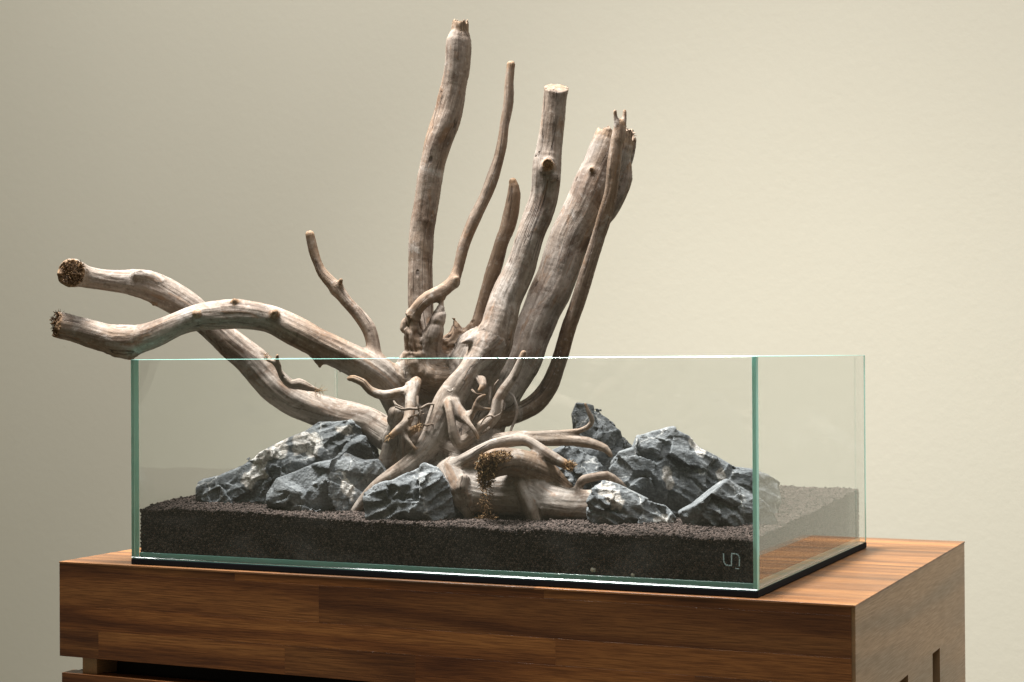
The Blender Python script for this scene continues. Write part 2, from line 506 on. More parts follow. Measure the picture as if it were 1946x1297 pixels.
tank = thing('glass_tank', 'shallow rimless glass aquarium with green edges on the cabinet', 'aquarium', (W / 2, D / 2, 0))
def pane(name, x0, x1, y0, y1, z0, z1, axis, mat):
    bm = box_bm(x0, x1, y0, y1, z0, z1, .00035, 1)
    bm.normal_update()
    for f in bm.faces:
        n = f.normal
        f.material_index = 0 if abs(n[axis]) > .95 or (name == 'side_pane' and n[1] > .5) else 1
    return part(name, bm, [mat, M['edge']], tank)
g = .0002
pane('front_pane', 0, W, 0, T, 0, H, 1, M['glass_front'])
pane('back_pane', 0, W, D - T, D, 0, H, 1, M['glass'])
pane('side_pane', 0, T, T + g, D - T - g, 0, H, 0, M['glass'])
pane('side_pane', W - T, W, T + g, D - T - g, 0, H, 0, M['glass'])
part('bottom_pane', box_bm(T + g, W - T - g, T + g, D - T - g, 0, T, .0004), M['edge'], tank)
# etched emblem on the front pane: a joined u and n
def emblem():
    bm = bmesh.new()
    c0 = np.array([at(1390, 1065, 0)[0], 0]);
    def px(x, y):
        d = at(x, y, 0) - CL; k = (-.0002 - CL[1]) / d[1]
        return CL + d * k
    def stroke(pts, w):
        for a, b in zip(pts[:-1], pts[1:]):
            a = Vector(px(*a)); b = Vector(px(*b))
            t = (b - a).normalized(); s = Vector((-t.z, 0, t.x)) * w
            e = t * w * .6
            vs_ = [bm.verts.new(p) for p in (a - e - s, b + e - s, b + e + s, a - e + s)]
            vb_ = [bm.verts.new(v.co + Vector((0, .00012, 0))) for v in vs_]
            bm.faces.new(vs_)
            for k in range(4): bm.faces.new((vs_[k], vb_[k], vb_[(k + 1) % 4], vs_[(k + 1) % 4]))
    w = .00042
    stroke([(1375, 1053), (1375.3, 1066), (1376.5, 1070.5), (1379.5, 1074), (1384, 1075), (1389.5, 1075.3)], w)
    stroke([(1390, 1075.5), (1390.3, 1053)], w)
    stroke([(1390.5, 1052.5), (1398, 1052.8), (1402, 1054.5), (1404.6, 1058), (1405.2, 1062), (1405, 1076)], w)
    stroke([(1397.5, 1081), (1404.5, 1081.3)], w * .5)
    return bm
part('emblem', emblem(), M['logo'], tank)

# ------------------------------------------------------------------ soil
def soil_h(x, y):
    x = np.asarray(x, float); y = np.asarray(y, float)
    fx = np.interp(x, [0, .08, .15, .22, .30, .40, .50, .60], [.0440, .0460, .0440, .0415, .0400, .0388, .0392, .0376])
    bx = np.interp(x, [0, .1, .35, .6], [.0560, .0560, .0530, .0525])
    t = np.clip(y / .38, 0, 1)
    lf = sstep(.10, 0.0, x) * sstep(0, .05, y) * .0035
    p = np.stack([x * 28, y * 28, x * 0], -1).reshape(-1, 3)
    n = perlin(p, 3).reshape(x.shape) * .0016 + perlin(p * 2.7, 8).reshape(x.shape) * .0007
    return fx + (bx - fx) * t + lf + n
X0, X1, Y0, Y1 = T + .0004, W - T - .0004, T + .0004, D - T - .0004
nx, ny = 90, 58
gx, gy = np.meshgrid(np.linspace(X0 + .0012, X1 - .0012, nx), np.linspace(Y0 + .0012, Y1 - .0012, ny), indexing='ij')
gz = soil_h(gx, gy) - .0012
top = np.stack([gx, gy, gz], -1).reshape(-1, 3)
ii = np.arange(nx * ny).reshape(nx, ny)
fq = np.stack([ii[:-1, :-1], ii[1:, :-1], ii[1:, 1:], ii[:-1, 1:]], -1).reshape(-1, 4)
ring = np.concatenate([ii[:, 0], ii[-1, 1:], ii[-2::-1, -1], ii[0, -2:0:-1]])
bot = top[ring].copy(); bot[:, 2] = T + .0004
bi = np.arange(len(ring)) + len(top)
sq = np.stack([ring, bi, np.roll(bi, -1), np.roll(ring, -1)], -1)
rs = np.random.default_rng(11)
pts = []
sp_ = .00208
u, v = np.meshgrid(np.arange(X0 + .001, X1 - .0008, sp_), np.arange(Y0 + .001, Y1 - .0008, sp_ * .9), indexing='ij')
u = (u + (np.arange(u.shape[1]) % 2) * sp_ * .5).ravel() + rs.normal(0, .00045, u.size); v = v.ravel() + rs.normal(0, .00045, v.size)
u = np.clip(u, X0 + .001, X1 - .001); v = np.clip(v, Y0 + .001, Y1 - .001)
pts.append(np.stack([u, v, soil_h(u, v) - .0006 + np.abs(rs.normal(0, .0007, u.size))], 1))
def side(fixed, axis, a0, a1):
    a, z = np.meshgrid(np.arange(a0 + .001, a1 - .0008, sp_), np.arange(T + .0012, .062, sp_ * .88), indexing='ij')
    a = (a + (np.arange(a.shape[1]) % 2) * sp_ * .5).ravel() + rs.normal(0, .0003, a.size); z = z.ravel() + rs.normal(0, .0003, z.size)
    a = np.clip(a, a0 + .001, a1 - .001); z = np.maximum(z, T + .0011)
    f = fixed + rs.uniform(-.0002, .0002, a.size)
    p = np.stack([f, a, z], 1) if axis == 0 else np.stack([a, f, z], 1)
    return p[p[:, 2] < soil_h(p[:, 0], p[:, 1]) - .0002]
pts += [side(Y0 + .0013, 1, X0, X1), side(X0 + .0013, 0, Y0, Y1), side(X1 - .0013, 0, Y0, Y1), side(Y1 - .0013, 1, X0, X1)]
pts = np.concatenate(pts)
allv = np.concatenate([top, bot, pts])
gran = np.zeros(len(allv)); gran[len(top) + len(bot):] = 1
soil = mesh_np('soil', allv, np.concatenate([fq, sq]), M['soil'], None, {'gran': ('FLOAT', gran), 'tone': ('FLOAT', gran * 0)})
tag(soil, 'dark brown granular soil filling the bottom of the glass tank', 'soil', kind='stuff')
def soil_nodes():
    ng = bpy.data.node_groups.new('granules', 'GeometryNodeTree')
    ng.interface.new_socket('Geometry', in_out='INPUT', socket_type='NodeSocketGeometry')
    ng.interface.new_socket('Geometry', in_out='OUTPUT', socket_type='NodeSocketGeometry')
    N = ng.nodes.new; L = ng.links.new
    gi, go = N('NodeGroupInput'), N('NodeGroupOutput')
    na = N('GeometryNodeInputNamedAttribute'); na.data_type = 'FLOAT'; na.inputs['Name'].default_value = 'gran'
    cmp = N('FunctionNodeCompare'); cmp.data_type = 'FLOAT'; cmp.operation = 'GREATER_THAN'; cmp.inputs[1].default_value = .5
    L(na.outputs[0], cmp.inputs[0])
    ico = N('GeometryNodeMeshIcoSphere'); ico.inputs['Radius'].default_value = .00122; ico.inputs['Subdivisions'].default_value = 2
    sm = N('GeometryNodeSetMaterial'); sm.inputs['Material'].default_value = M['soil']
    ss = N('GeometryNodeSetShadeSmooth')
    L(ico.outputs[0], ss.inputs[0]); L(ss.outputs[0], sm.inputs[0])
    ip = N('GeometryNodeInstanceOnPoints')
    L(gi.outputs[0], ip.inputs['Points']); L(cmp.outputs[0], ip.inputs['Selection']); L(sm.outputs[0], ip.inputs['Instance'])
    rv = N('FunctionNodeRandomValue'); rv.data_type = 'FLOAT_VECTOR'
    rv.inputs[0].default_value = (.75, .75, .72); rv.inputs[1].default_value = (1.22, 1.22, 1.1)
    L(rv.outputs[0], ip.inputs['Scale'])
    rr = N('FunctionNodeRandomValue'); rr.data_type = 'FLOAT_VECTOR'; rr.inputs[1].default_value = (6.28, 6.28, 6.28); rr.inputs['Seed'].default_value = 5
    L(rr.outputs[0], ip.inputs['Rotation'])
    rt = N('FunctionNodeRandomValue'); rt.data_type = 'FLOAT'; rt.inputs['Seed'].default_value = 9
    st = N('GeometryNodeStoreNamedAttribute'); st.data_type = 'FLOAT'; st.domain = 'INSTANCE'; st.inputs['Name'].default_value = 'tone'
    fl = [s for s in rt.outputs if s.type == 'VALUE' and s.enabled][0]
    L(ip.outputs[0], st.inputs['Geometry']); L(fl, [s for s in st.inputs if s.name == 'Value' and s.enabled][0])
    rl = N('GeometryNodeRealizeInstances'); L(st.outputs[0], rl.inputs[0])
    jn = N('GeometryNodeJoinGeometry')
    L(gi.outputs[0], jn.inputs[0]); L(st.outputs[0], jn.inputs[0])
    L(jn.outputs[0], go.inputs[0])
    ng.nodes.remove(rl)
    return ng
md = soil.modifiers.new('granules', 'NODES'); md.node_group = soil_nodes()
MT = M['soil'].node_tree
for nd in MT.nodes:
    if nd.type == 'ATTRIBUTE': nd.attribute_type = 'INSTANCER'

# ------------------------------------------------------------------ rocks
def poly_sdf(P, U, V):
    d = np.full(U.shape, 1e9); s = np.ones(U.shape)
    n = len(P)
    for i in range(n):
        a = P[i]; b = P[i - 1]
        ex, ey = b - a
        wx, wy = U - a[0], V - a[1]
        t = np.clip((wx * ex + wy * ey) / (ex * ex + ey * ey), 0, 1)
        d = np.minimum(d, (wx - ex * t) ** 2 + (wy - ey * t) ** 2)
        c1 = V >= a[1]; c2 = V < b[1]; c3 = ex * wy > ey * wx
        flip = (c1 & c2 & c3) | (~c1 & ~c2 & ~c3)
        s = np.where(flip, -s, s)
    return s * np.sqrt(d)

def facet_noise(p, cell, seed):
    r = np.random.default_rng(seed)
    lo, hi = p.min(0), p.max(0)
    n = int(max(6, min(220, np.prod((hi - lo) / cell + .6))))
    C = r.uniform(lo, hi, (n, 3)); Gd = r.normal(0, 1, (n, 3)); Gd /= np.linalg.norm(Gd, axis=1)[:, None]
    O = r.uniform(-.35, .35, n)
    out = np.zeros(len(p)); p = p - lo; C = C - lo
    C32 = C.astype(np.float32); cc = (C32 * C32).sum(1)[None]
    for i in range(0, len(p), 40000):
        q = p[i:i + 40000]
        k = (cc - 2 * q.astype(np.float32) @ C32.T).argmin(1)
        out[i:i + 40000] = ((q - C[k]) * Gd[k]).sum(1) / cell + O[k]
    return out

def rock(label, outline, dd, Tk, seed, mat, stri=(.8, 0, .6), facet=1.0, calc=(), tilt=(0.0, 0.0), ridge=1.0, vox=.00095):
    """outline in photo pixels, its own distance dd and half-thickness Tk in metres"""
    r = np.random.default_rng(seed)
    P3 = np.array([at(x, y, dd) for x, y in outline]) @ FR.T
    w0 = P3[:, 1].mean()
    P = P3[:, [0, 2]]
    pad = .008
    lo = np.array([P[:, 0].min() - pad, w0 - Tk - pad, P[:, 1].min() - pad]); hi = np.array([P[:, 0].max() + pad, w0 + Tk + pad, P[:, 1].max() + pad])
    nn = np.ceil((hi - lo) / vox).astype(int) + 1
    ax = [lo[k] + np.arange(nn[k]) * vox for k in range(3)]
    U, V = np.meshgrid(ax[0], ax[2], indexing='ij')
    s2 = poly_sdf(P, U, V)
    c = P.mean(0)
    front = np.full(U.shape, -1e9); back = front.copy()
    G = np.empty(nn, np.float32)
    Wd = (ax[1] - w0)[None, :, None]
    ang = r.uniform(0, 6.28)
    planes = []
    for sgn in (-1, 1):
        K = 8 if sgn < 0 else 6
        for i in range(K):
            th = ang + i * 6.283 / K + r.uniform(-.3, .3)
            dv = np.array([math.cos(th), math.sin(th)])
            cc = c + r.uniform(-.22, .22, 2) * (P.max(0) - P.min(0))
            e = max(((P - cc) @ dv).max(), .012) * 1.17
            Ti = Tk * r.uniform(.75, 1.15)
            planes.append((sgn, dv * Ti / e, cc, Ti))
    G[:] = s2[:, None, :]
    for sgn, sl, cc, Ti in planes:
        f2 = (U - cc[0]) * sl[0] + (V - cc[1]) * sl[1] - Ti
        val = (f2[:, None, :] + sgn * Wd) / math.sqrt(1 + sl @ sl)
        G = np.maximum(G, val)
    G = np.maximum(G, np.abs(Wd) - Tk).astype(np.float32)
    band = np.argwhere(np.abs(G) < .0095)
    p = lo + band * vox
    d = (facet_noise(p + .0022 * np.stack([perlin(p * 60, 5), perlin(p * 60, 6), perlin(p * 60, 7)], 1), .034, seed + 1) * .0070
         + facet_noise(p + .0012 * np.stack([perlin(p * 160, 5), perlin(p * 160, 6), perlin(p * 160, 7)], 1), .0120, seed + 2) * .0015) * facet
    sd = np.array(stri, float); sd /= np.linalg.norm(sd)
    al = p @ sd
    q = p + np.outer(al, sd) * -.72
    d += (-.0018 * (1 - np.abs(perlin(q * 95, seed))) ** 4 + .0008 * perlin(q * 210, seed + 3) + .0004 * perlin(p * 430, seed + 4)) * ridge
    d += .0014 * perlin(p * 45, seed + 9)
    d = .0085 * np.tanh(d / .0085)
    G[band[:, 0], band[:, 1], band[:, 2]] += d.astype(np.float32)
    G = np.maximum(G, (s2 - .0022)[:, None, :]).astype(np.float32)
    G[0] = G[-1] = .01; G[:, 0] = G[:, -1] = .01; G[:, :, 0] = G[:, :, -1] = .01
    v, qd = surface_nets(G, lo, vox)
    v, qd = biggest(v, qd)
    cal = np.zeros(len(v))
    for (pxs, rad) in calc:
        L_ = np.array([at(x, y, dd) for x, y in pxs]) @ FR.T
        wob = perlin(v * 70, seed + 20) * .006 + perlin(v * 210, seed + 21) * .0028
        if len(L_) == 1: dist = np.hypot(v[:, 0] - L_[0, 0], v[:, 2] - L_[0, 2])
        else:
            dist = np.full(len(v), 1e9)
            for a, b in zip(L_[:-1], L_[1:]):
                e = (b - a)[[0, 2]]; wv = v[:, [0, 2]] - a[[0, 2]]
                t = np.clip(wv @ e / (e @ e), 0, 1)
                dist = np.minimum(dist, np.linalg.norm(wv - t[:, None] * e, axis=1))
        cal = np.maximum(cal, sstep(rad + .0012, rad - .0006, dist + wob))
    vw = v @ FR
    org = vw.mean(0); org[2] = vw[:, 2].min()
    o = mesh_np('rock', vw - org, qd, mat, None, {'calcite': ('FLOAT', cal)})
    o.location = org
    tag(o, label, 'rock', 'stones on the soil in the tank')
    print('ROCK', label[:40], 'x', vw[:, 0].min().round(3), vw[:, 0].max().round(3), 'y', vw[:, 1].min().round(3), vw[:, 1].max().round(3), 'z', vw[:, 2].min().round(3), len(qd))
    return o

rock('long grey rock with white calcite bands sloping up towards the driftwood, at far left',
     [(378, 918), (400, 905), (455, 882), (500, 862), (550, 836), (585, 822), (608, 806), (640, 806), (668, 802), (684, 818), (705, 846), (722, 868), (728, 905), (715, 965), (560, 965), (440, 962), (378, 950)],
     .022, .034, 21, M['rock'], (.9, 0, .35), 1.0,
     [([(478, 915), (497, 897), (500, 880), (515, 862), (545, 848)], .0065), ([(572, 846), (592, 838), (598, 856)], .0085), ([(650, 816), (668, 812)], .0045)])
rock('blocky grey rock in front of the long white banded one',
     [(513, 940), (530, 912), (560, 902), (600, 884), (632, 878), (655, 866), (690, 880), (716, 878), (735, 905), (735, 985), (690, 1000), (600, 1002), (516, 988)],
     -.030, .030, 32, M['rock_pale'], (.6, 0, .8), 1.1, [([(655, 900), (672, 950)], .0035)])
rock('small rugged rock at the foot of the long root, near the front glass',
     [(694, 940), (715, 925), (750, 915), (785, 896), (806, 884), (830, 892), (848, 918), (858, 945), (868, 975), (862, 1000), (820, 1012), (760, 1008), (700, 985)],
     -.092, .021, 43, M['rock_pale'], (.85, 0, .4), .9, [], ridge=1.5)
rock('pitted whitish rock between the lying trunk and the right corner',
     [(1118, 955), (1128, 930), (1148, 916), (1175, 925), (1200, 938), (1235, 955), (1262, 962), (1280, 985), (1278, 1008), (1240, 1018), (1160, 1014), (1122, 1000)],
     -.140, .021, 54, M['rock_pale'], (.85, 0, -.3), .8, [([(1150, 930), (1170, 945)], .006), ([(1250, 985), (1270, 1000)], .005)], ridge=1.6)
rock('low grey rock at the right front corner of the tank',
     [(1294, 975), (1320, 962), (1350, 940), (1382, 916), (1410, 932), (1440, 950), (1462, 968), (1476, 998), (1460, 1020), (1380, 1024), (1310, 1008)],
     -.160, .022, 65, M['rock_pale'], (.8, 0, -.5), 1.1)
rock('largest grey rock with white veins, leaning behind the right corner',
     [(1160, 890), (1178, 862), (1205, 855), (1214, 832), (1242, 824), (1280, 815), (1306, 832), (1330, 856), (1362, 872), (1395, 892), (1428, 896), (1455, 905), (1480, 920), (1482, 945), (1465, 985), (1400, 1000), (1290, 1000), (1200, 975), (1165, 930)],
     -.095, .034, 76, M['rock'], (.75, 0, -.5), 1.15, [([(1262, 890), (1266, 915)], .0022), ([(1362, 880), (1364, 912)], .002), ([(1310, 840), (1325, 856)], .0028)])
rock('tall dark pointed rock rising behind the slender root tips',
     [(1090, 790), (1098, 770), (1118, 772), (1142, 780), (1162, 800), (1185, 830), (1205, 855), (1215, 900), (1205, 985), (1110, 985), (1096, 880), (1094, 820)],
     -.015, .026, 87, M['rock'], (.5, 0, .85), 1.0)
rock('dark rock low behind the curling root, under the tall pointed one',
     [(1046, 862), (1075, 850), (1105, 858), (1130, 872), (1150, 900), (1168, 930), (1172, 985), (1060, 990), (1040, 930)],
     -.055, .022, 98, M['rock'], (.7, 0, .6), 1.0)

# ------------------------------------------------------------------ driftwood
# every limb: name, warm tint, ends, points (photo x, y, half-width in pixels, depth in mm)
LIMBS = [
 ('branch', .55, ('break', None), [(875,44,16,32),(873,70,18.5,32),(871,82,24,32),(866,153,24.5,32),(851,215,26,32),(831,277,25,30),(816,338,23.5,30),(804,430,23.5,28),(799,477,24,26),(798.5,542,24,24),(800,590,24,20),(806,640,24,12),(815,690,26,6)]),
 ('branch', .62, ('tip', None), [(971,124,8,22),(968,155,9,21),(967,190,10,20),(958,246,9,18),(953,277,9.5,17),(941,323,11,15),(924,369,12,13),(903,415,12,10),(883,461,11,8),(871,510,10.5,4),(861,535,12,0),(839,555,13,-5),(815,567,13,-8),(796,585,12.5,-8),(784,605,13,-5),(780,630,16,-4)]),
 ('branch', .98, ('tip', None), [(975,346,8,30),(977,369,13,30),(966,430,14,28),(954,461,13.5,26),(940,510,14,24),(923,558,13,20),(911,600,13,17),(906,630,15,12),(905,660,18,5)]),
 ('branch', .28, ('saw', (.05, -.48, .9)), [(1058,167,24,-8),(1056,180,22.5,-8),(1052,215,22.5,-8),(1046,277,24,-10),(1041,323,28,-12),(1035,369,28,-12),(1020,415,27,-13),(1009,445,27,-14),(987,510,28.5,-15),(962,574,31,-17),(946,623,34,-18),(930,662,38,-16),(912,700,36,-12),(900,735,34,-8)]),
 ('branch', .12, ('break', None), [(1170,260,38,36),(1160,290,41,36),(1147,323,42,36),(1128,369,43,35),(1108,410,42,34),(1090,445,41,33),(1066,510,39,30),(1036,574,36,26),(1017,623,34.5,22),(1000,671,33,18),(980,715,31,14),(958,750,30,10)]),
 ('branch', .7, ('tip', None), [(1178,238,9,0),(1175,258,12,0),(1172,277,12.5,0),(1166,323,13,0),(1160,369,13,2),(1148,415,13,4),(1139,445,13,6),(1118,510,14,10),(1098,574,14,14),(1081,623,14,17),(1067,671,14.5,20),(1055,704,15,22),(1041,737,17,24),(1019,765,19,25),(987,783,19,22),(958,790,20,15),(935,795,22,8)]),
 ('branch', .45, ('tip', None), [(1169,212,3.5,-3),(1170,225,4.5,-2),(1176,246,7,-1),(1176,262,9,0)]),
 ('branch', .45, ('tip', None), [(1187,212,3.5,3),(1186,228,5,2),(1180,248,7,1),(1176,264,9,0)]),
 ('branch', .25, ('tip', None), [(1192,318,9,30),(1190,340,13,30),(1178,370,14,31),(1158,400,16,33),(1130,430,18,34)]),
 ('branch', .10, ('break', None), [(1199,254,9,44),(1193,280,13,43),(1180,320,17,41),(1160,360,20,38)]),
 ('branch', .55, ('tip', None), [(589,447,8.5,10),(595,476,9,10),(604,502,8.5,9),(614,522,10,8),(639,548,12,6),(659,573,11.5,4),(683,601,12.5,2),(700,627,13.5,0),(708,652,13,-2),(714,677,13,-5),(732,700,15,-6),(755,720,20,-5)]),
 ('branch', .6, ('tip', None), [(648,533,4,0),(644,542,6,3),(638,552,8,5)]),
 # two long limbs reaching out to the left over the rim
 ('branch', .15, ('saw', None), [(136,519,26,-10),(139,519,26,0),(146,521,24,10),(162,526,20.5,20),(190,531,20,30),(222,535,22,35),(265,541,26,38),(302,553,28,40),(342,573,27,42),(373,594,26,43),(405,622,26,44),(440,654,27,45),(481,688,29,46),(512,722,31,46),(549,755,32,46),(589,775,32,45),(635,790,33,43),(668,799,33,40),(709,813,31,34),(745,832,32,22)]),
 ('branch', .20, ('saw', None), [(108,617,24,-8),(120,620,25,-5),(132,623,25,-3),(157,630,25,-1),(203,643,28,-2),(240,650,32,-2),(283,641,26,-3),(327,621,23,-4),(373,604,24,-5),(419,598,27,-6),(465,598,27,-7),(512,607,25,-8),(558,628,27,-9),(604,651,28,-9),(650,675,29,-9),(690,695,30,-9),(720,715,30,-8),(742,738,30,-5),(762,770,33,2),(785,800,36,8)]),
 ('branch', .10, ('tip', None), [(250,681,3,-4),(247,672,10,-3),(243,660,20,-2)]),
 ('branch', .35, ('tip', None), [(374,597,7,-18),(376,599,8,-12),(378,601,9,-6)]),
 # stump
 ('stump', .15, ('none', None), [(905,665,40,-8),(895,720,50,4),(885,780,48,5),(868,830,46,-5),(850,885,36,-30)]),
 ('stump', .75, ('none', None), [(782,608,15,-4),(781,630,18,-5),(788,665,22,-6),(800,700,28,-4),(826,718,36,0),(852,716,34,2)]),
 ('stump', .30, ('tip', None), [(841,572,2.5,-8),(838,588,9,-9),(831,612,16,-10),(824,642,19,-9),(818,672,24,-4),(822,705,32,4)]),
 ('stump', .95, ('none', None), [(842,660,22,4),(868,645,16,6),(888,630,11,8),(906,614,7,12)]),
 ('stump', .95, ('tip', None), [(862,602,2,8),(863,612,8,8),(866,632,14,6)]),
 ('stump', .12, ('none', None), [(775,780,34,6),(768,812,27,8),(752,842,26,4),(744,880,28,-2),(736,930,30,-4)]),
 ('stump', .22, ('none', None), [(790,800,36,-4),(792,840,36,-8),(790,885,36,-8),(792,940,38,-8)]),
 ('stump', .35, ('none', None), [(752,785,12,-20),(748,798,13,-16)]),
 ('stump', .12, ('none', None), [(808,712,30,26),(806,750,34,30),(812,790,34,28),(850,770,40,24)]),
 ('stump', .10, ('none', None), [(780,690,26,2),(778,722,28,0),(800,760,26,8),(830,790,34,6)]),
 ('stump', .25, ('none', None), [(958,745,28,12),(945,785,23,16),(940,820,20,14),(925,850,24,-5)]),
 ('stump', .15, ('none', None), [(905,640,9,-26),(888,648,6,-32),(876,652,3,-36)]),
 # long front root
 ('root', .12, ('none', None), [(935,650,34,-20),(915,676,26,-28),(892,706,22,-36),(868,742,26,-42),(850,772,27,-46),(836,800,25,-50),(822,834,23,-53),(798,866,20,-54),(765,894,17.5,-54),(726,920,14.5,-52),(697,946,12,-49),(678,970,10,-47),(668,985,9,-46)]),
 ('root', .10, ('none', None), [(828,822,17,-48),(850,845,17,-54),(880,857,15,-60),(908,853,13,-66),(936,845,11,-70)]),
 ('root', .18, ('frayed', None), [(866,882,11,-78),(885,873,13,-82),(903,864,13,-84),(934,847,12,-86),(966,839,12,-88),(990,838,11,-90),(1007,841,10,-93),(1028,854,10,-98),(1045,867,11,-102),(1066,879,10.5,-106),(1081,886,9,-108)][::-1]),
 ('root', .40, ('tip', None), [(1161,866,4,-105),(1150,853,7.5,-103),(1128,844,9.5,-100),(1101,839,10.5,-95),(1059,837,11,-88),(1018,837,11,-82),(980,834,11,-78),(940,839,10,-72)]),
 ('root', .55, ('tip', None), [(1112,768,2.6,-98),(1120,786,4.2,-98),(1125,800,5,-97),(1118,811,5,-96),(1101,819,5,-94),(1070,822,4.6,-90),(1028,824,4.8,-84),(986,825,5.5,-78),(945,830,6,-70)]),
 ('root', .20, ('tip', None), [(995,672,6,-60),(987,693,7.5,-60),(976,715,8.5,-60),(959,740,9.5,-62),(946,763,10.5,-63),(940,790,11.5,-64),(917,812,12.5,-66),(890,832,11.5,-70),(874,842,11,-72),(864,830,10,-74),(859,810,8.5,-74),(854,784,7.5,-70),(852,768,9,-62)]),
 ('root', .15, ('none', None), [(862,770,13,-56),(872,785,13,-62),(883,794,12,-66),(896,786,7,-66)]),
 ('root', .35, ('tip', None), [(921,751,2.6,-76),(911,757,4,-75),(905,768,4.6,-74),(900,782,5.5,-72),(893,792,6,-70)]),
 ('root', .35, ('tip', None), [(932,778,2.4,-72),(918,777,3.2,-74),(906,774,4,-74)]),
 ('root', .35, ('tip', None), [(908,832,3.6,-80),(901,818,4.2,-80),(892,806,5,-77),(884,797,6,-72)]),
 ('root', .30, ('tip', None), [(911,742,4,-62),(918,733,7,-58),(914,722,9,-46)]),
 # small roots on the left of the stump
 ('root', .80, ('tip', None), [(664,720,5,-38),(672,720,7,-38),(690,728,7.5,-38),(704,743,8.5,-37),(729,751,9.5,-36),(757,747,9,-34),(777,742,9.5,-30),(790,728,12,-22)]),
 ('root', .55, ('frayed', None), [(740,830,4.5,-58),(757,818,8.5,-56),(773,804,9.5,-52),(779,784,10,-46),(781,760,11,-38),(784,738,13,-28)]),
 ('root', .50, ('frayed', None), [(792,814,7,-62),(782,820,8,-55),(772,828,9,-46)]),
 ('root', .55, ('tip', None), [(787,852,3,-62),(778,840,4,-60),(768,828,4.5,-56)]),
 # lying trunk at the front
 ('trunk', .06, ('none', None), [(846,890,36,-42),(872,908,42,-62),(905,928,42,-76),(945,938,42,-86),(993,939,43,-92),(1038,955,35,-99),(1080,960,32,-106),(1122,962,31,-110),(1165,968,28,-112)]),
 ('trunk', .10, ('none', None), [(862,905,34,-70),(876,930,34,-80),(888,950,24,-86),(890,975,11,-90),(892,1000,7,-90)]),
 ('trunk', .35, ('none', None), [(882,910,8,-95),(879,926,9,-96)]),
 ('trunk', .30, ('none', None), [(990,922,13,-106),(1000,948,15,-109),(1010,970,14,-110),(1018,995,13,-109)]),
 ('root', .7, ('saw', None), [(926,887,26,-120),(945,879,27,-116),(972,877,26,-108),(1003,886,27,-100),(1032,900,24,-94),(1057,914,19,-90),(1078,926,11,-88)]),
 ('root', .45, ('none', None), [(1097,932,7.5,-104),(1102,920,8,-105),(1111,911,8.5,-106),(1130,907,8,-107),(1153,904,8.5,-108),(1174,917,7.5,-108),(1197,932,6,-106)]),
 # twig lying on the back limb
 ('branch', .45, ('tip', None), [(527,676,3,12),(527,692,4.5,14),(536,716,6,16),(552,731,8,18),(568,730,11,20),(585,736,8,22),(604,742,4,26)]),
 ('branch', .45, ('tip', None), [(508,684,3.2,14),(518,688,4,14),(528,694,4.5,15)]),
 ('branch', .35, ('frayed', (0, -1, .25)), [(1041,312,10,-36),(1041,316,12,-28),(1042,322,15,-20)]),
 ('branch', .50, ('tip', None), [(446,572,5,-16),(447,578,8,-13),(449,585,11,-9)]),
 ('branch', .60, ('tip', None), [(523,594,6,-24),(521,599,9,-19),(518,604,12,-13)]),
 ('branch', .30, ('tip', None), [(292,579,3,30),(297,572,7,34),(301,562,12,38)]),
 ('branch', .40, ('tip', None), [(608,697,3,-16),(607,688,8,-14),(606,676,14,-11)]),
 ('branch', .20, ('none', None), [(262,522,9,26),(285,527,12,30),(305,540,12,34)]),
 ('branch', .30, ('tip', None), [(868,529,3,-6),(866,533,6,-4),(864,538,9,-1)]),
 ('branch', .35, ('tip', None), [(1123,320,2.5,14),(1126,325,4.5,17),(1130,332,8,22)]),
 ('branch', .40, ('tip', None), [(812,420,4,20),(812,424,6,22),(811,430,9,26)]),
 ('branch', .20, ('none', None), [(1052,338,9,-24),(1050,342,12,-16)]),
]
CAVES = [(1054, 370, 5.5, -27), (797,744,24,-36), (800,725,16,-30), (850,704,15,-40), (842,722,14,-38), (928,740,24,-40), (920,765,20,-40), (905,778,16,-46), (878,735,9,-60)]

def resample(pts, step):
    P = np.array([at(x, y, d / 1000) for x, y, r, d in pts])
    Rr = np.array([r * (DREF + d / 1000) / FPX for x, y, r, d in pts])
    if len(P) == 2:
        P = np.insert(P, 1, P.mean(0), 0); Rr = np.insert(Rr, 1, Rr.mean())
    Q = np.concatenate([[2 * P[0] - P[1]], P, [2 * P[-1] - P[-2]]]); S = np.concatenate([[Rr[0]], Rr, [Rr[-1]]])
    out, ro = [], []
    for i in range(1, len(Q) - 2):
        n = max(2, int(np.linalg.norm(Q[i + 1] - Q[i]) / step))
        t = np.arange(n)[:, None] / n
        a, b, c, d = Q[i - 1], Q[i], Q[i + 1], Q[i + 2]
        out.append(.5 * (2 * b + (c - a) * t + (2 * a - 5 * b + 4 * c - d) * t ** 2 + (3 * b - a - 3 * c + d) * t ** 3))
        a, b, c, d = S[i - 1], S[i], S[i + 1], S[i + 2]; t = t[:, 0]
        ro.append(np.clip(.5 * (2 * b + (c - a) * t + (2 * a - 5 * b + 4 * c - d) * t ** 2 + (3 * b - a - 3 * c + d) * t ** 3), min(b, c) * .9, max(b, c) * 1.1))
    out.append(Q[-2][None]); ro.append(np.array([S[-2]]))
    return np.concatenate(out), np.concatenate(ro)

